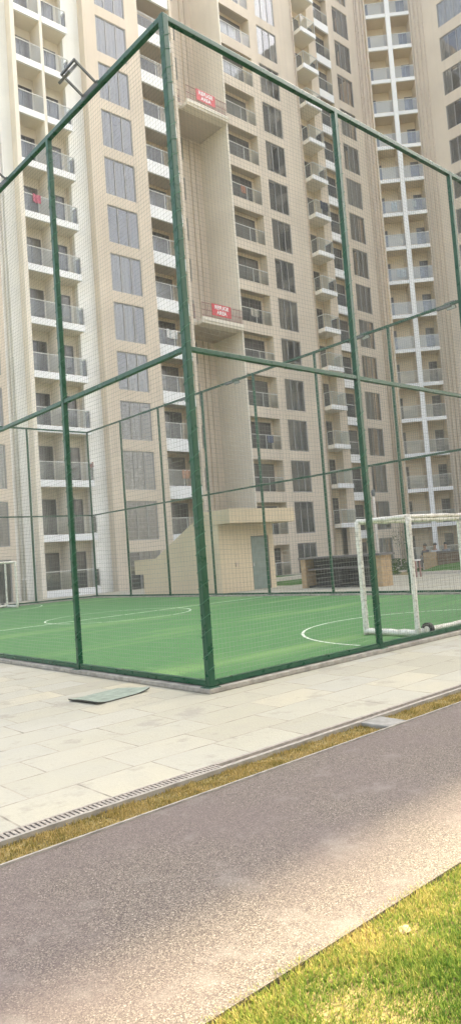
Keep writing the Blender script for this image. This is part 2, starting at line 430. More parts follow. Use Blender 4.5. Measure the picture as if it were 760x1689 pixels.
balcony_column(Q,35.02,38.06,NF,-1.1,-.3,.8,M['beige'],M['recess'],front=0,yw=0,door=[(.2,2.75)],rail=[(0,.06),(3.04,.06)],start=0)
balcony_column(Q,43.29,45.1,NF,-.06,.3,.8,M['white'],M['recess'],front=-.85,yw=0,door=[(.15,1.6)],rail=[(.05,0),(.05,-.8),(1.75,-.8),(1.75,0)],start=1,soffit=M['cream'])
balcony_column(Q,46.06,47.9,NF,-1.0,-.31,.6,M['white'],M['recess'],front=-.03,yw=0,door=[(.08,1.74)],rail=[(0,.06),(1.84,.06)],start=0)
wg=MB(); wg.box(43.29,45.1,.8,1.1,G0,3.05); wg.build('ground_wall',M['recess'],Q)
pipes(Q,[51.9,52.25,52.8],-.08,ZT)
pipes(Q,[43.12],-.08,ZT)
def refuge(z):
    s=MB()
    s.box(31.05,34.895,-.2,3.195,z,z+.22,0); s.box(31.05,34.895,-.26,-.2,z+.16,z+.42,0); s.box(31.05,34.895,-.2,-.08,z+.22,z+.40,0)
    s.box(30.4,31.05,.5,3.195,z,z+.22,0); s.box(30.4,31.05,.44,.5,z+.16,z+.40,0)
    o=s.build('refuge_platform',[M['cream']],Q)
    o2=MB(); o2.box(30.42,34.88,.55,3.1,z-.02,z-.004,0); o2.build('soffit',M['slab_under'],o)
    r=MB()
    for y,a,b in ((-.14,31.1,34.85),(.56,30.45,31.05)):
        for zz in (z+1.45,z+.95,z+.55): r.bar((a,y,zz),(b,y,zz),.04,.04)
        n=int((b-a)/.14)
        for i in range(n+1): r.bar((a+(b-a)*i/n,y,z+.4),(a+(b-a)*i/n,y,z+1.45),.022,.022)
    r.build('railing',M['redrail'],o)
ZR=[17.72,33.42]
for z in ZR: refuge(z)

# ------------------------------------------------------------------ white corner tower (45 degree chamfer)
NF=18; ZT=NF*FH+.9
CX,CY=53.24,36.62; LEN=4.13
Cn=empty('apartment_building',(CX,CY,0),'slim white corner tower with a central white pillar between stacked glass balconies','building','apartment towers round the court',rz=R(-45))
wc=MB()
wc.box(1.87,2.27,-.16,1.6,G0,ZT,0); wc.box(-.02,.1,.0,1.6,G0,ZT,1); wc.box(LEN-.1,LEN+.0,.0,1.6,G0,ZT,1)
wc.box(-.4,LEN+.4,1.75,9,G0,ZT,1); wc.box(.1,1.87,.02,.3,NF*FH-.2,ZT,0); wc.box(2.27,LEN-.1,.02,.3,NF*FH-.2,ZT,0)
wc.build('wall',[M['white'],M['beige']],Cn)
balcony_column(Cn,.1,1.87,NF,-.38,-.05,1.5,M['white'],M['recess'],front=0,yw=0,door=[(.02,.5)],rail=[(0,.05),(1.77,.05)],start=0,soffit=M['recess'],railh=1.1,gl='skyglass')
balcony_column(Cn,2.27,LEN-.1,NF,-.38,-.05,1.5,M['white'],M['recess'],front=0,yw=0,door=[(.98,1.72)],rail=[(0,.05),(1.76,.05)],start=0,soffit=M['recess'],railh=1.1,gl='skyglass')

# ------------------------------------------------------------------ right wing, running towards the camera side
WX,WY=56.12,33.62; WL=WY-2.36
W_=empty('apartment_building',(WX,WY,0),'beige apartment wing at the right edge facing the side of the court','building','apartment towers round the court',rz=R(-90))
ww=MB(); cols=[(2.6,4.95),(6.3,8.65),(10.0,12.35)]
edges=[0]+[e for c in cols for e in c]+[WL]
for i in range(0,len(edges),2): ww.box(edges[i],edges[i+1],0,.3,G0,ZT,0)
for a,b in cols:
    spandrels(ww,a,b,0,.3,-.33,1.85,NF,G0,ZT,0)
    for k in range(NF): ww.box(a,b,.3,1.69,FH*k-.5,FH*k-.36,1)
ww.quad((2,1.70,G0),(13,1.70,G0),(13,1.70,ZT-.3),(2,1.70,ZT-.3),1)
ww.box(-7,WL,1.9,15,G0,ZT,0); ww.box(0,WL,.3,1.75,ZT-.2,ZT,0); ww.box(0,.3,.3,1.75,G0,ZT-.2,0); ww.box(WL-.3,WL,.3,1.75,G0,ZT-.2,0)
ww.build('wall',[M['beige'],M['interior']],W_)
for j,(a,b) in enumerate(cols):
    for k in range(NF):
        if j<2 or k<6: window(W_,a,b,FH*k-.33,2.18,n=3,grille=0)
pipes(W_,[.35,.75,1.15],-.08,ZT)
# unseen tower, added outside the frame on the right to narrow the sun strip
X2=empty('apartment_building',(104,.6,0),'beige apartment tower added unseen beyond the right wing to narrow the sun strip','building','apartment towers round the court',rz=R(-90))
wx=MB(); wx.box(0,44,0,16,G0,86,0)
for k in range(25):
    for j in range(8): wx.box(2+j*5.2,4.4+j*5.2,-.02,.0,1+k*3.2,3.1+k*3.2,1)
wx.build('wall',[M['beige'],M['doorglass']],X2)

X3=empty('apartment_building',(-12,-46,0),'beige apartment block added unseen behind the viewer','building','apartment towers round the court')  # unseen block, suggested by reflections, added to mirror in windows and dim posts
wx=MB(); wx.box(0,62,-14,0,G0,42,0)
for k in range(13):
    for j in range(14): wx.box(1.2+j*4.4,3.6+j*4.4,0,.02,1+k*3.15,3.1+k*3.15,1)
wx.build('wall',[M['beige'],M['doorglass']],X3)

# ------------------------------------------------------------------ refuge signs (hang on the platform railings)
def text_mesh(body,size):
    cu=bpy.data.curves.new('lettering','FONT'); cu.body=body; cu.size=size; cu.align_x='CENTER'; cu.align_y='CENTER'; cu.extrude=.004; cu.offset=.012
    t=bpy.data.objects.new('tmp',cu); COL.objects.link(t); bpy.context.view_layer.update()
    me=bpy.data.meshes.new_from_object(t.evaluated_get(bpy.context.evaluated_depsgraph_get())); 
    bpy.data.objects.remove(t); me.materials.clear(); me.materials.append(M['sign_white']); me.name='lettering'; return me
t1=text_mesh('REFUGE',.37); t2=text_mesh('AREA',.37)
for z,lab in zip(ZR,('red refuge area sign on the railing of the lower platform','red refuge area sign on the railing of the upper platform')):
    sg=empty('refuge_sign',(32.85,FY-.2,z+.66),lab,'sign','red refuge signs')
    b=MB(); b.box(-.88,.88,-.015,.015,0,.84); b.build('sign_board',M['red'],sg)
    for me,dz in ((t1,.60),(t2,.235)):
        o=place('lettering',me,sg,(0,-.022,dz)); o.rotation_euler=(R(90),0,0)

# ------------------------------------------------------------------ ground, court, paving
CXA,CYA=5.044,6.268; BU,BV=3.088,2.925; NU,NV=4,8
CXB,CYB=CXA+BU*NU, CYA+BV*NV; HT,HM=7.92,3.92
def sheet(name, x0,x1,y0,y1,z,m,th=None):
    b=MB()
    if th: b.box(x0,x1,y0,y1,z-th,z)
    else: b.quad((x0,y0,z),(x1,y0,z),(x1,y1,z),(x0,y1,z))
    o=b.build(name,m); o['kind']='structure'; return o
sheet('ground',-450,450,-450,450,-.36,M['garden'])
sheet('pavement',-40,27,4.12,34.5,0,M['flags'],.3)
sheet('pavement',27,53,4.12,13.2,-.01,M['flags'],.3)
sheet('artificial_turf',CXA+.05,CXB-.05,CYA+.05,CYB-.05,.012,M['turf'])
sheet('planting_strip',-40,40,3.66,3.99,-.03,M['soil'],.3)
sheet('footpath',-40,45,1.93,3.66,.0,M['aggregate'],.3)
sheet('lawn',-40,45,-30,1.925,-.02,M['soil'],.25)
kb=MB()
kb.box(-40,45,3.66,3.675,-.2,.012); kb.box(-40,45,3.985,4.0,-.2,.006)
kb.build('path_edging',M['concrete'])['kind']='structure'
# drain channel with its grate
dr=MB(); dr.box(-40,45,4.0,4.12,-.2,-.05,0)
dr.build('drain_channel',M['slot'])['kind']='structure'
gr=empty('drain_grate',(0,4.0,0),'slotted grey drain grate along the edge of the stone paving','drain')
g=MB(); g.box(-3,3.3,0,.018,-.03,.004); g.box(-3,3.3,.102,.12,-.03,.004)
x=-3
while x<3.28:
    g.box(x,x+.019,.018,.102,-.03,.002); x+=.032
g.build('slotted_section',M['grate'],gr)
g=MB(); g.box(3.3,30,0,.03,-.04,.003); g.box(3.3,30,.09,.12,-.04,.003); g.box(3.3,30,.03,.09,-.04,-.022); g.build('plain_channel',M['grate'],gr)
# kerb under the cage
kb=MB(); k=.09
kb.box(CXA-k,CXB+k,CYA-k,CYA+k,0,.06); kb.box(CXA-k,CXB+k,CYB-k,CYB+k,0,.06)
kb.box(CXA-k,CXA+k,CYA+k,CYB-k,0,.06); kb.box(CXB-k,CXB+k,CYA+k,CYB-k,0,.06)
bevel(kb.build('kerb',M['concrete']),.012)['kind']='structure'

# pitch lines
CM=(CXA+CXB)/2; CYM=(CYA+CYB)/2
def ring(mb,cx,cy,r,a0,a1,z,w=.05,n=64):
    for i in range(n):
        t0=a0+(a1-a0)*i/n; t1=a0+(a1-a0)*(i+1)/n
        p=[(cx+(r+s)*math.cos(t),cy+(r+s)*math.sin(t),z) for t,s in ((t0,-w/2),(t1,-w/2),(t1,w/2),(t0,w/2))]
        mb.quad(*p)
ln=MB(); z=.017
ring(ln,CM,CYM,2.1,0,2*math.pi,z)
ln.box(CXA+.35,CM-2.13,CYM-.025,CYM+.025,z-.003,z); ln.box(CM-2.07,CM+2.07,CYM-.025,CYM+.025,z-.003,z); ln.box(CM+2.13,CXB-.35,CYM-.025,CYM+.025,z-.003,z)
ring(ln,CM,CYA+.65,2.72,0,math.pi,z); ring(ln,CM,CYB-.65,2.72,math.pi,2*math.pi,z)
ln.build('pitch_lines',M['line'])['kind']='structure'

# ------------------------------------------------------------------ the cage
cage=empty('sports_cage',(CXA,CYA,0),'tall dark green steel cage with cord netting round the green football pitch','sports cage')
def local(p): return (p[0]-CXA,p[1]-CYA,p[2])
def post(x,y,w=.095,near=False):
    m=MB(); m.box(-w/2,w/2,-w/2,w/2,.055,HT+.04); m.box(-.085,.085,-.085,.085,.05,.066)
    o=bevel(m.build('post',M['green'],cage,(x-CXA,y-CYA,0)),.008)
    if near:
        l=MB(); zz=.25; e=w/2+.005; pts=[]
        while zz<HT-.15:
            st=random.uniform(.04,.075)
            for cx,cy in ((-e,-e),(e,-e),(e,e),(-e,e)): pts.append((cx,cy,zz)); zz+=st
        l.tube(pts,.0035,5)
        l.build('lacing',M['lacing'],o)
    return o
for i in range(NU+1):
    for j in range(NV+1):
        if i in (0,NU) or j in (0,NV):
            post(CXA+BU*i,CYA+BV*j,.084 if (i==0 and j==0) else .072, near=(i==0 and j<=1) or (j==0 and i==1))
def rails(z,w,h,name):
    for a,b in (((0,0),(1,0)),((1,0),(1,1)),((1,1),(0,1)),((0,1),(0,0))):
        m=MB(); p=Vector(((CXB-CXA)*a[0],(CYB-CYA)*a[1],z)); q=Vector(((CXB-CXA)*b[0],(CYB-CYA)*b[1],z))
        m.bar(p,q,w,h); bevel(m.build(name,M['green'],cage),.006)
rails(HT,.07,.07,'top_rail'); rails(HM,.055,.06,'middle_rail')
for a,b in (((0,0),(1,0)),((1,0),(1,1)),((1,1),(0,1)),((0,1),(0,0))):
    m=MB(); p=Vector(((CXB-CXA)*a[0],(CYB-CYA)*a[1],.10)); q=Vector(((CXB-CXA)*b[0],(CYB-CYA)*b[1],.10)); m.bar(p,q,.05,.06)
    m.build('base_rail',M['green'],cage)
def net(a,b,cell=.056,th=.0026,off=(0,0)):
    """knotted net hung between the rails: two families of cords sharing one slack field"""
    ax,ay=a; bx,by=b; Lh=math.hypot(bx-ax,by-ay); ux,uy=(bx-ax)/Lh,(by-ay)/Lh; nx,ny=-uy,ux
    m=MB()
    def P(s,z):
        q=Vector((s*.55,z*.55,ax*.3+ay*.17)); d1=noise.noise(q)*.035; d2=noise.noise(q+Vector((9,3,1)))*.03; d3=noise.noise(q+Vector((2,8,5)))*.04
        fx=min(1,min(s,Lh-s)/.4); fz=min(1,min(z-.1,HT-z)/.3)
        s2=s+d1*max(0,fx); z2=z+d2*max(0,fz)-.03*math.sin(math.pi*((s/(Lh/round(Lh/3)))%1))*(1 if z>HM else .6)*max(0,fz)
        n_=d3*max(0,min(fx,fz))+.02
        return Vector((ax+ux*s2+nx*n_-CXA,ay+uy*s2+ny*n_-CYA,z2))
    def cord(pts,side):
        n0=len(m.v); t=th/2
        for p in pts:
            if side: q=((ux*t,uy*t,0),(nx*t,ny*t,0),(-ux*t,-uy*t,0),(-nx*t,-ny*t,0))
            else: q=((0,0,t),(nx*t,ny*t,0),(0,0,-t),(-nx*t,-ny*t,0))
            for d in q: m.v.append((p.x+d[0],p.y+d[1],p.z+d[2]))
        for i in range(len(pts)-1):
            for k in range(4):
                o=n0+i*4; k2=(k+1)%4; m.f.append((o+k,o+k2,o+4+k2,o+4+k)); m.m.append(0)
    ns=int(Lh/cell); nz=int((HT-.1)/cell)
    for i in range(1,ns): 
        s=Lh*i/ns; cord([P(s,.08+(HT-.1)*k/12) for k in range(13)],True)
    kk=max(12,int(Lh/.6))
    for j in range(0,nz+1):
        z=.08+(HT-.1)*j/nz; cord([P(Lh*k/kk,z) for k in range(kk+1)],False)
    m.build('net',M['net'],cage)
net((CXA,CYA),(CXB,CYA)); net((CXA,CYB),(CXA,CYA)); net((CXB,CYA),(CXB,CYB),.065,.0026); net((CXB,CYB),(CXA,CYB),.065,.0026)
# folds of spare net lying along the foot of the near sides
for a,b in (((.1,.05,.07),(BU*NU-.1,.05,.07)),((.05,.1,.07),(.05,BV*NV-.1,.07))):
    a=Vector(a);b=Vector(b); n=int((b-a).length/.12); pts=[]
    for i in range(n+1):
        p=a.lerp(b,i/n); pts.append(p+Vector((random.uniform(-.012,.012),random.uniform(-.012,.012),random.uniform(-.012,.02))))
    m=MB(); m.tube(pts,[random.uniform(.02,.042) for _ in pts],6); m.smooth=True; m.build('net_hem',M['greywear'],cage)

# ------------------------------------------------------------------ floodlights clamped to the top rail
def floodlight(loc,dirx,label):
    f=empty('floodlight',loc,label,'floodlight','floodlights on the cage rail')
    s=dirx
    m=MB(); o=Vector((s*.40,0,.24))
    m.bar((0,-.2,0),(o.x,-.2,o.z),.03,.03); m.bar((0,.2,0),(o.x,.2,o.z),.03,.03); m.bar((o.x,-.215,o.z),(o.x,.215,o.z),.03,.03); m.bar((0,-.25,0),(0,.25,0),.085,.085)
    m.build('bracket',M['lamp_metal'],f)
    A=Vector((-s*.61,0,.79)); B=Vector((-s*.79,0,-.61)); c=o+Vector((0,0,-.10))    # panel plane, aimed down into the court
    def slab(c0,ha,hb,hv):
        h=MB(); P=[c0+A*(i*ha)+Vector((0,j*hv,0))+B*(k*hb) for k in (-1,1) for (i,j) in ((-1,-1),(1,-1),(1,1),(-1,1))]
        h.v=[tuple(p) for p in P]; h.f=[(0,3,2,1),(4,5,6,7),(0,1,5,4),(1,2,6,5),(2,3,7,6),(3,0,4,7)]; h.m=[0]*6; return h
    bevel(slab(c,.13,.02,.17).build('lamp_housing',M['lamp_metal'],f),.006)
    slab(c+B*.023,.11,.003,.15).build('lens',M['lamp_glass'],f)
    f.scale=(.86,.86,.86)
    return f
floodlight((CXA,CYA+1.66,HT+.02),-1,'black floodlight on the near left rail, between the tall corner post and the next post')
floodlight((CXA,CYA+4.55,HT+.02),-1,'black floodlight on the near left rail, cut by the left edge of the frame')
for y,l in ((22.03,'small floodlight on the far rail in front of the lower white balconies'),(19.25,'small floodlight on the far rail in front of the plain beige recess'),(13.21,'small floodlight on the far rail seen just left of the second tall post'),(10.24,'small floodlight on the far rail in front of the beige wing at the right')):
    floodlight((CXB,y,HT-.03),1,l)

# ------------------------------------------------------------------ goals
def goal(loc,rz,label):
    g=empty('football_goal',loc,label,'football goal','white goals on the pitch',rz=rz)
    w,h,d,r=3.2,1.91,1.02,.05     # mouth along local x, depth to -y
    def tb(pts,name,rr=r):
        m=MB(); q=[]
        a,b=Vector(pts[0]),Vector(pts[1]); n=max(2,int((b-a).length/.12))
        for i in range(n+1): q.append(a.lerp(b,i/n)+Vector((random.uniform(-.004,.004),)*3))
        m.tube(q,[rr*random.uniform(.9,1.12) for _ in q],9); m.smooth=True; return m.build(name,M['goal'],g)
    for s in (0,w):
        tb([(s,0,.0),(s,0,h)],'post',.05); tb([(s,-d,.0),(s,-d,h)],'rear_post',.043)
        tb([(s,-d,h),(s,0,h)],'side_bar',.04); tb([(s,-d,.06),(s,0,.06)],'base_side_bar',.05)
        m=MB(); c=Vector((s+(.16 if s==0 else -.16),-d-.08,.105)); m.tube([c+Vector((-.03,0,0)),c+Vector((.03,0,0))],.105,18,0); m.tube([c+Vector((-.036,0,0)),c+Vector((.036,0,0))],.05,12,1)
        m.build('wheel',[M['rubber'],M['goal']],g)
    tb([(0,0,h),(w,0,h)],'crossbar',.046); tb([(0,-d,h),(w,-d,h)],'rear_bar',.034); tb([(0,-d,.08),(w,-d,.08)],'base_rear_bar',.045)
    # net of the goal
    m=MB(); c=.125
    n=int(w/c)
    for i in range(n+1):
        x=w*i/n; m.bar((x,-d,.08),(x,-d,h),.0022,.0022)
    for j in range(int(h/c)+1):
        z=j*c; m.bar((0,-d,z),(w,-d,z),.0022,.0022)
        for s in (0,w): m.bar((s,-d,z),(s,0,z),.0022,.0022)
    for i in range(int(d/c)+1):
        for s in (0,w): m.bar((s,-d+i*c,0.05),(s,-d+i*c,h),.0022,.0022)
    m.build('net',M['net'],g)
    return g
goal((9.6,7.65,.012),0,'chipped white box goal on wheels close behind the cage netting at the right')
goal((12.8,28.28,.012),R(180),'white box goal at the far left end of the pitch')

# ------------------------------------------------------------------ ochre hut behind the court
hut=empty('utility_hut',(18.9,22.3,0),'ochre plastered hut with a sloping side wall and flat canopy behind the court','hut')
w=MB()
w.prism([(0,0),(5.6,0),(5.6,.95),(6.3,.95),(6.3,1.62),(4.55,1.64),(1.1,3.30),(0,3.30)],0,0,.2)
w.prism([(.2,0),(5.6,0),(5.6,1.6),(4.55,1.64),(1.1,3.30),(.2,3.30)],0,2.95,3.15)
w.box(.2,1.80,0,.2,0,2.82); w.box(2.86,3.15,0,.2,0,2.82); w.box(1.80,2.86,0,.2,2.3,2.82)
w.prism([(1.12,3.28),(4.55,1.62),(4.55,1.50),(1.12,3.14)],0,.2,2.95)
w.build('wall',M['hut'],hut)
r=MB(); r.box(-.04,3.75,-.82,1.2,2.83,3.42); bevel(r.build('canopy',M['hut'],hut),.015)
d=MB(); d.box(1.84,2.82,.10,.15,.01,2.27); dd=d.build('door',M['hutdoor'],hut)
h=MB(); h.box(1.93,1.97,.05,.10,1.0,1.14); h.build('handle',M['rail'],dd)
fr=MB(); fr.box(1.80,1.84,.03,.16,0,2.3); fr.box(2.82,2.86,.03,.16,0,2.3); fr.box(1.84,2.82,.03,.16,2.27,2.3); fr.build('door_frame',M['dark_frame'],hut)
b=MB(); b.box(.82,.97,-.05,0,1.05,1.23); bevel(b.build('switch_box',M['pipe'],hut),.01)

# ------------------------------------------------------------------ stone counter, planter wall, garden bits
ct=empty('stone_counter',(21.05,15.85,0),'dark granite counter with open shelf and tan stone ends behind the court','counter')
m=MB(); m.box(-.12,.75,-.1,4.0,1.14,1.22); bevel(m.build('countertop',M['granite_lite'],ct),.01)
m=MB(); m.box(.0,.62,0,.3,0,1.14); m.build('end_pier',M['tan'],ct)
m=MB(); m.box(-.08,.62,3.65,3.9,0,1.14); m.build('end_pier',M['tan'],ct)
m=MB(); m.box(.05,.6,.3,3.65,.70,.76); m.build('shelf',M['granite_lite'],ct)
m=MB(); m.box(.5,.62,.3,3.65,.0,.70); m.box(.42,.62,.3,3.65,.76,1.14); m.box(.05,.5,.3,3.65,0,.08); m.build('back_panel',M['granite'],ct)
m=MB(); m.box(.06,.5,1.95,2.05,.08,.70); m.build('divider',M['granite'],ct)

pw=empty('planter_wall',(33.2,10.4,-.3),'low brown stone planter wall with a lighter end pier in front of the seated people','wall')
m=MB(); m.box(0,.45,0,10.9,0,1.18); m.build('stone_face',M['stonewall'],pw)
m=MB(); m.box(-.06,.5,-.0,10.9,1.18,1.25); m.build('coping',M['granite_lite'],pw)
m=MB(); m.box(-.1,.55,10.9,11.7,0,1.22); m.build('end_pier',M['tan'],pw)

sheet('garden_lawn',23.0,33,22.3,34,.006,M['patchgrass'],.3)
def bank():
    m=MB(); n=17
    for i in range(n):
        y0=9+i*.62; y1=y0+.62
        for (xa,za),(xb,zb) in zip(((28.6,.02),(29.2,.14),(30.4,.30),(32.6,.36)),((29.2,.14),(30.4,.30),(32.6,.36),(33.2,.30))):
            m.quad((xa+.25*math.sin(y0*.5),y0,za),(xb+.25*math.sin(y0*.5),y0,zb),(xb+.25*math.sin(y1*.5),y1,zb),(xa+.25*math.sin(y1*.5),y1,za))
    m.smooth=True; o=m.build('grass_bank',M['patchgrass']); o['kind']='structure'
bank()
sheet('pavement',27,28.6,13.2,22.2,-.004,M['flags'],.3)
sheet('planting_bed',28.6,33.1,13.2,22.2,.012,M['soil'],.3)
ks=MB()
pts=[(28.5+.25*math.sin((9+i*.62)*.5),9+i*.62,.05) for i in range(18)]
for a,b in zip(pts[:-1],pts[1:]): ks.bar(a,b,.18,.16)
ks.build('kerb',M['kerbstone'])['kind']='structure'
ks=MB(); ks.bar((24.3,22.1,.03),(33,22.1,.03),.2,.14); ks.bar((24.5,26.5,.06),(33.5,26.5,.06),.3,.3); ks.build('kerb',M['kerbstone'])['kind']='structure'
ks=MB(); ks.box(33.5,53,22.2,35.9,-.36,-.1); ks.build('pavement',M['flags'])['kind']='structure'

tb=empty('small_table',(26.4,18.1,0),'small table with a pale top and reddish legs behind the far goal post','table')
m=MB(); m.box(-.2,.2,-.2,.2,.70,.76); bevel(m.build('table_top',M['sign_white'],tb),.01)
for sx in (-.16,.16):
    for sy in (-.16,.16):
        m=MB(); m.bar((sx,sy,0),(sx*.9,sy*.9,.70),.05,.05); m.build('leg',M['redrail'],tb)

lp=empty('lamp_post',(25.9,19.6,0),'slim pale lamp post rising behind the stone counter','lamp post')
m=MB(); m.tube([(0,0,0),(0,0,.5),(0,0,3.7)],[.09,.065,.05],10); m.smooth=True; m.build('pole',M['kerbstone'],lp)
m=MB(); m.tube([(0,0,3.7),(0,0,3.78),(0,0,3.98),(0,0,4.02)],[.05,.08,.08,.03],12); m.smooth=True; m.build('lamp_head',M['lamp_metal'],lp)

# ------------------------------------------------------------------ plants
def leaves(mb,c,rx,rz,n,s):
    for _ in range(n):
        while True:
            p=Vector((random.uniform(-1,1),random.uniform(-1,1),random.uniform(-1,1)))
            if p.length<1: break
        p=Vector((c[0]+p.x*rx,c[1]+p.y*rx,c[2]+p.z*rz)); a=Vector((random.uniform(-1,1),random.uniform(-1,1),random.uniform(-.4,1))).normalized(); b=a.orthogonal().normalized()
        ss=s*random.uniform(.6,1.3)
        mb.quad(p-b*ss*.35,p+a*ss*.5,p+b*ss*.35,p-a*ss*.5+a*ss*1.0*0)
sap=empty('bare_sapling',(38.5,27.4,-.36),'thin bare sapling with pale stems between the goal posts in the distance','tree')
m=MB(); m.tube([(0,0,0),(.03,0,1),(.0,.02,2.2),(.05,0,3.0)],[.045,.035,.022,.008],7)
for i in range(9):
    z=1.0+i*.2; a=i*2.4; m.tube([(0.02,0,z),(.3*math.cos(a),.3*math.sin(a),z+.5),(.45*math.cos(a),.45*math.sin(a),z+.95)],[.016,.011,.004],5)
m.build('trunk',M['bark'],sap)
m=MB(); leaves(m,(0,0,2.3),.55,.7,110,.09); m.build('crown',M['leaf'],sap)
for i,(x,y,s,l) in enumerate(((33.6,23.6,.5,'low green shrub beside the far goal post in the garden bed'),(36.8,27.6,.6,'low shrub at the foot of the bare sapling'),(41,29.5,.7,'shrub in the bed before the white corner tower'),(30.2,20.6,.45,'small shrub in the brown bed left of the planter wall'),(31.5,21.8,.4,'small shrub in the brown bed nearest the planter pier'),(29.0,21.3,.5,'rounded shrub in the brown bed just right of the stone counter'),(30.6,22.6,.6,'taller shrub at the back of the bed behind the goal'),(31.8,18.6,.45,'shrub on the grass bank in front of the stone planter wall'),(31.6,16.9,.4,'last shrub on the grass bank at the right edge of the frame'))):
    sh=empty('shrub',(x,y,-.3),l,'shrub','garden bed shrubs')
    m=MB(); leaves(m,(0,0,s*.6),s,s*.6,420,.16); m.build('foliage',M['leaf'],sh)
    m=MB()
    for k in range(6): m.tube([(0,0,0),(.3*s*math.cos(k),.3*s*math.sin(k),s*.8)],[.02,.008],5)
    m.build('stem',M['bark'],sh)

def shade_tree(x,y,h,r,label):  # unseen trees added behind the viewer to darken the near faces of the posts
    t=empty('added_tree',(x,y,-.05),label,'tree','unseen trees added to dim the near posts')
    m=MB(); m.tube([(0,0,0),(.05,.02,h*.3),(-.03,.06,h*.55),(.0,0,h*.85)],[.17,.13,.10,.03],9)
    for i in range(9):
        a=i*2.4; z=h*(.35+.05*i); m.tube([(0,0,z),(r*.45*math.cos(a),r*.45*math.sin(a),z+h*.12),(r*.8*math.cos(a),r*.8*math.sin(a),z+h*.2)],[.06,.04,.012],6)
    m.build('trunk',M['bark'],t)
    m=MB()
    for i in range(16):
        a=i*2.4; q=r*.75*math.sqrt((i+.5)/16); leaves(m,(q*math.cos(a),q*math.sin(a),h*(.5+.4*random.random())),r*.42,h*.16,240,.22)
    m.build('crown',M['leaf'],t)
for x,y,h,r,l in ((-7,-7,8.5,3.2,'broad leafy tree added farthest left behind the viewer'),(-1,-8.5,9,3.4,'broad leafy tree added straight behind the viewer'),(5,-8,8,3.1,'leafy tree added out of view right of the viewer on the lawn'),(11.5,-8.5,9,3.3,'leafy tree added far right on the lawn behind the viewer')): shade_tree(x,y,h,r,l)

# ------------------------------------------------------------------ people sitting behind the planter wall
skin=plain('skin',(.30,.17,.10),.6,.05); hairm=plain('black_hair',(.015,.013,.012),.6)
def person(loc,rz,top,label):
    p=empty('person',loc,label,'person','people behind the planter wall',rz=rz)
    # sitting: pelvis 0.5, facing -x
    J=[(0,0,.52),(0,0,.78),(0.01,0,1.0),(-.01,0,1.10),(-.02,0,1.24),               # pelvis..head
       (0,.17,1.0),(-.04,.23,.76),(-.25,.17,.66),(0,-.17,1.0),(-.04,-.23,.76),(-.25,-.17,.66),
       (-.02,.1,.5),(-.44,.12,.5),(-.44,.12,.08),(-.58,.12,.05),(-.02,-.1,.5),(-.44,-.12,.5),(-.44,-.12,.08),(-.58,-.12,.05),(-.025,0,1.34)]
    Rd=[.15,.15,.14,.06,.10,.07,.05,.04,.07,.05,.04,.10,.075,.05,.04,.10,.075,.05,.04,.09]
    E=[(0,1),(1,2),(2,3),(3,4),(4,19),(2,5),(5,6),(6,7),(2,8),(8,9),(9,10),(0,11),(11,12),(12,13),(13,14),(0,15),(15,16),(16,17),(17,18)]
    def sk(name,idx,infl,mat):
        mp={j:i for i,j in enumerate(idx)}; me=bpy.data.meshes.new(name); me.from_pydata([J[j] for j in idx],[(mp[a],mp[b]) for a,b in E if a in mp and b in mp],[])
        me.materials.append(mat); o=place(name,me,p); md=o.modifiers.new('skin','SKIN'); md.use_smooth_shade=True
        for i,j in enumerate(idx): me.skin_vertices[0].data[i].radius=(Rd[j]+infl,)*2
        me.skin_vertices[0].data[0].use_root=True
        s=o.modifiers.new('sub','SUBSURF'); s.levels=1; s.render_levels=2; return o
    sk('body',list(range(20)),0,skin)
    sk('shirt',[0,1,2,5,6,8,9],.018,top); sk('trousers',[0,11,12,13,15,16,17],.016,M['dark_frame'])
    h=MB(); bm=bmesh.new(); bmesh.ops.create_uvsphere(bm,u_segments=14,v_segments=9,radius=.118)
    me=bpy.data.meshes.new('hair'); bm.to_mesh(me); bm.free(); me.materials.append(hairm)
    o=place('hair',me,p,(.02,0,1.345)); o.scale=(1,.9,.85)
for (x,y,t,l) in ((34.9,23.15,plain('grey_shirt',(.07,.07,.08),.9),'person in a dark shirt sitting behind the planter wall, left of the three'),(34.9,22.5,plain('pale_shirt',(.45,.46,.48),.9),'person in a pale shirt sitting between two others behind the wall'),(35.2,22.0,plain('slate_shirt',(.16,.18,.21),.9),'person in a slate shirt sitting nearest the white pillar behind the wall')):
    person((x,y,-.02),random.uniform(-.3,.3),t,l)
bn=empty('bench',(35.1,22.55,-.3),'low stone bench under the three seated people','bench')
m=MB(); m.box(-.05,.45,-1.3,1.2,.62,.70); m.build('seat',M['kerbstone'],bn)
for y in (-1.1,.9): 
    m=MB(); m.box(0,.4,y,y+.15,0,.62); m.build('leg',M['kerbstone'],bn)

# ------------------------------------------------------------------ cloths and airing on the balconies
def cloth(loc,w,h,c,label,rz=0):
    m=MB(); n=10
    for i in range(n):
        for j in range(6):
            f=lambda a,b:(w*(a/n-.5), -.03*math.sin(a*1.3)-.02*b/6*math.cos(a), -h*b/6+.02*math.sin(a*.9))
            m.quad(f(i,j+1),f(i+1,j+1),f(i+1,j),f(i,j))
    m.smooth=True; o=m.build('hanging_cloth',plain('cloth_dye',c,.9,.2,9)); o.location=loc; o.rotation_euler.z=rz
    so=o.modifiers.new('thick','SOLIDIFY'); so.thickness=.008
    tag(o,label,'laundry','laundry on the balconies')
cloth((19.2,FY-.02,7*FH+.3+1.08),.5,.5,(.55,.16,.22),'pink cloth hung over the railing of a cream balcony in the left tower')
cloth((21.85,FY+.2,2*FH+.3+1.09),.45,.3,(.5,.10,.09),'red cloth on the side railing of a low balcony in the left tower',R(90))
cloth((44.3,FY-.86,9*FH+.3+1.08),.9,.7,(.05,.06,.08),'dark clothes hung over the railing of a small projecting balcony')
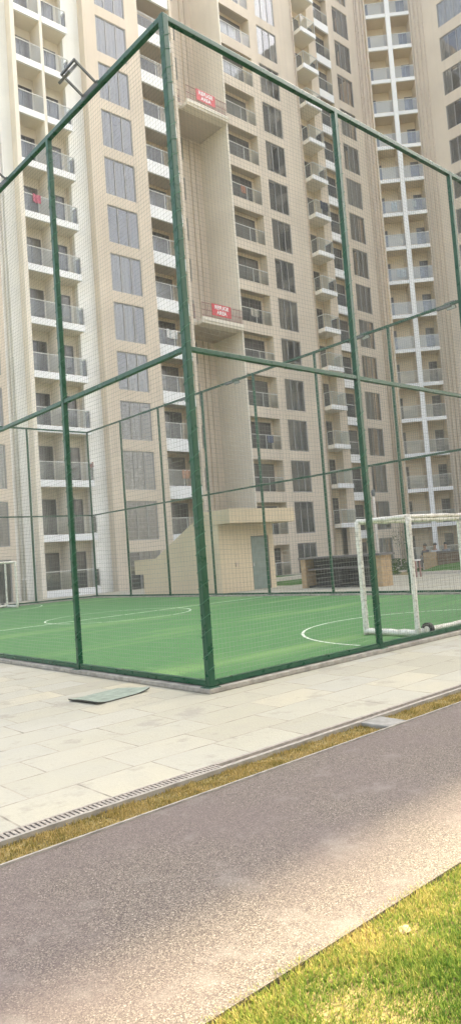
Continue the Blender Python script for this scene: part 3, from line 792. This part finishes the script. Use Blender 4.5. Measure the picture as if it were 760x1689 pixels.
for x,k,c,w_,l in ((36.4,6,(.55,.50,.42),.8,'cream cloth over a balcony railing of the middle tower beside the lower refuge sign'),(37.0,3,(.12,.14,.22),.6,'navy cloth over a balcony railing low on the middle tower'),(36.2,9,(.45,.2,.12),.5,'rust coloured cloth over a balcony railing high on the middle tower'),(29.0,2,(.5,.3,.2),.7,'orange cloth on a wide white balcony low on the left tower'),(28.6,5,(.75,.74,.72),.9,'white sheet on a wide white balcony of the left tower')):
    cloth((x,FY+(.06 if x>31 else .18),k*FH+(-.3 if x>31 else .05)+1.09),w_,.6,c,l)
def onG(s,y): return (CX+s*.7071+y*.7071, CY-s*.7071+y*.7071)
for s,k,w,h,c,l in ((1.2,10,.5,.8,(.75,.74,.68),'white cloth drying on an upper left balcony of the corner tower'),(1.3,8,.8,.7,(.75,.72,.62),'cream cloths drying on a balcony of the corner tower two floors lower'),(3.0,10,.4,.6,(.7,.66,.5),'pale cloth drying on a right balcony of the corner tower')):
    x,y=onG(s,-.02+.25); cloth((x,y,k*FH+1.0),w,h,c,l,R(-45))

# ------------------------------------------------------------------ things on the paving and lawn
bd=empty('curled_board',(0,0,0),'faded green grey board lying curled on the stone paving by the cage','board')
A,B_,C_,D_=Vector((3.90,7.42,.0)),Vector((3.96,6.88,.0)),Vector((4.74,7.02,.0)),Vector((4.62,7.52,.0))
m=MB(); n=16; th=.014
def bp(i,j,dz):
    u,v=i/n,j/6; p=A.lerp(D_,u).lerp(B_.lerp(C_,u),v)
    zz=.014+.022*max(0,(.2-u)/.2)**1.5*(1 if v>.3 else .6)+.032*max(0,(u-.72)/.28)**1.6*v
    return (p.x,p.y,zz+dz)
for i in range(n):
    for j in range(6):
        m.quad(bp(i,j+1,0),bp(i+1,j+1,0),bp(i+1,j,0),bp(i,j,0),0)
        m.quad(bp(i,j,-th),bp(i+1,j,-th),bp(i+1,j+1,-th),bp(i,j+1,-th),1)
for j in range(6): 
    m.quad(bp(0,j,-th),bp(0,j+1,-th),bp(0,j+1,0),bp(0,j,0),1); m.quad(bp(n,j+1,-th),bp(n,j,-th),bp(n,j,0),bp(n,j+1,0),1)
for i in range(n):
    m.quad(bp(i,6,-th),bp(i+1,6,-th),bp(i+1,6,0),bp(i,6,0),1)
m.build('board',[M['mat'],M['mat_under']],bd)
m=MB(); m.box(4.80,5.06,3.68,3.97,-.03,.010); o=bevel(m.build('stone_slab',M['dullslab']),.01)
tag(o,'pale concrete slab set in the dry grass strip beside the path','slab')
def rock(loc,r,name,label,sq=.35):
    bm=bmesh.new(); bmesh.ops.create_icosphere(bm,subdivisions=3,radius=1)
    for v in bm.verts:
        d=1+.35*noise.noise(v.co*1.4+Vector(loc)); v.co=Vector((v.co.x*r*d*1.3,v.co.y*r*d,v.co.z*r*d*sq))
    me=bpy.data.meshes.new(name); bm.to_mesh(me); bm.free(); me.materials.append(M['tan']); o=place(name,me,None,loc,rz=.5); tag(o,label,'stone')
rock((2.34,1.80,-.018),.026,'stone','flat pale stone lying in the grass of the lawn')
rock((2.74,1.66,-.01),.018,'stone','small white pebble in the lawn at the right edge')

# ------------------------------------------------------------------ grass
def grass(name,label,mat,n,area,h,w,z,clump,dens=None):
    m=MB(); V=[];F=[]
    x0,x1,y0,y1=area
    while n>0:
        x=random.uniform(x0,x1); y=random.uniform(y0,y1)
        q=Vector((x*clump,y*clump,1)); d=noise.noise(q)+.5*noise.noise(q*2.7)
        if random.random()>.78+d*.6: continue
        n-=1
        a=random.uniform(0,6.283); hh=h*random.uniform(.5,1.25)*(1+.5*d); l=hh*random.uniform(.2,1.0); b=a+random.uniform(1,2)
        dx,dy=math.cos(a)*w/2,math.sin(a)*w/2; lx,ly=math.cos(b)*l,math.sin(b)*l
        k=len(V)
        V+=[(x-dx,y-dy,z),(x+dx,y+dy,z),(x+dx*.7+lx*.4,y+dy*.7+ly*.4,z+hh*.62),(x-dx*.7+lx*.4,y-dy*.7+ly*.4,z+hh*.62),(x+lx,y+ly,z+hh)]
        F+=[(k,k+1,k+2,k+3),(k+3,k+2,k+4)]
    me=bpy.data.meshes.new(name); me.from_pydata(V,[],F); me.materials.append(mat); me.update()
    o=place(name,me); tag(o,label,'grass',kind='stuff'); return o
grass('lawn_grass','short patchy green and yellow lawn grass beside the path',M['lawn'],140000,(.6,5.0,.7,1.955),.024,.0038,-.02,3)
grass('dry_grass','dry yellow grass tufts in the strip between drain and path',M['dry'],26000,(.9,9.5,3.67,3.99),.022,.005,-.03,6)

# ------------------------------------------------------------------ light, sky, camera
EL=38; AZ=0
w=bpy.data.worlds.new('World'); S.world=w; w.use_nodes=True; nt=w.node_tree; nt.nodes.clear()
sky=nt.nodes.new('ShaderNodeTexSky'); sky.sky_type='NISHITA'; sky.sun_disc=False; sky.sun_elevation=R(EL); sky.sun_rotation=R(90-AZ); sky.dust_density=7; sky.air_density=1.0; sky.ozone_density=.3
bg=nt.nodes.new('ShaderNodeBackground'); bg.inputs[1].default_value=.15; out=nt.nodes.new('ShaderNodeOutputWorld')
hs=nt.nodes.new('ShaderNodeHueSaturation'); hs.inputs['Saturation'].default_value=.62; nt.links.new(sky.outputs[0],hs.inputs['Color']); nt.links.new(hs.outputs[0],bg.inputs[0]); nt.links.new(bg.outputs[0],out.inputs[0])
sun=bpy.data.lights.new('sun','SUN'); sun.energy=4.5; sun.angle=R(.53); sun.color=(1,.85,.56)
so=bpy.data.objects.new('sun',sun); COL.objects.link(so)
d=Vector((math.cos(R(EL))*math.cos(R(AZ)),math.cos(R(EL))*math.sin(R(AZ)),math.sin(R(EL))))
so.rotation_euler=d.to_track_quat('Z','Y').to_euler(); so.location=(20,0,30)

hz=MB(); hz.box(-470,470,-470,470,-1.5,90)
ho=hz.build('haze',bpy.data.materials.new('haze_air')); ho['kind']='stuff'
hm=ho.data.materials[0]; hm.use_nodes=True; hm.node_tree.nodes.clear()
pv=hm.node_tree.nodes.new('ShaderNodeVolumePrincipled'); pv.inputs['Color'].default_value=(.93,.95,.95,1); pv.inputs['Density'].default_value=.0010; pv.inputs['Anisotropy'].default_value=.25
hmo=hm.node_tree.nodes.new('ShaderNodeOutputMaterial'); hm.node_tree.links.new(pv.outputs[0],hmo.inputs['Volume'])

f,pitch,roll,yaw=1169.51577,.0621005920,.0739031902,.847857058
fw=Vector((math.cos(yaw)*math.cos(pitch),math.sin(yaw)*math.cos(pitch),math.sin(pitch)))
r0=Vector((math.sin(yaw),-math.cos(yaw),0)); u0=r0.cross(fw)
rr=r0*math.cos(roll)-u0*math.sin(roll); uu=r0*math.sin(roll)+u0*math.cos(roll)
cd=bpy.data.cameras.new('camera'); co=bpy.data.objects.new('camera',cd); COL.objects.link(co)
co.matrix_world=Matrix(((rr.x,uu.x,-fw.x,0),(rr.y,uu.y,-fw.y,0),(rr.z,uu.z,-fw.z,1.5),(0,0,0,1)))
cd.sensor_fit='VERTICAL'; cd.sensor_height=36; cd.lens=36*f/1689; cd.clip_start=.05; cd.clip_end=5000
S.camera=co
S.view_settings.view_transform='Standard'; S.view_settings.look='None'; S.view_settings.gamma=1; S.view_settings.exposure=2.24
S.cycles.max_bounces=8; S.cycles.transparent_max_bounces=16; S.cycles.diffuse_bounces=4
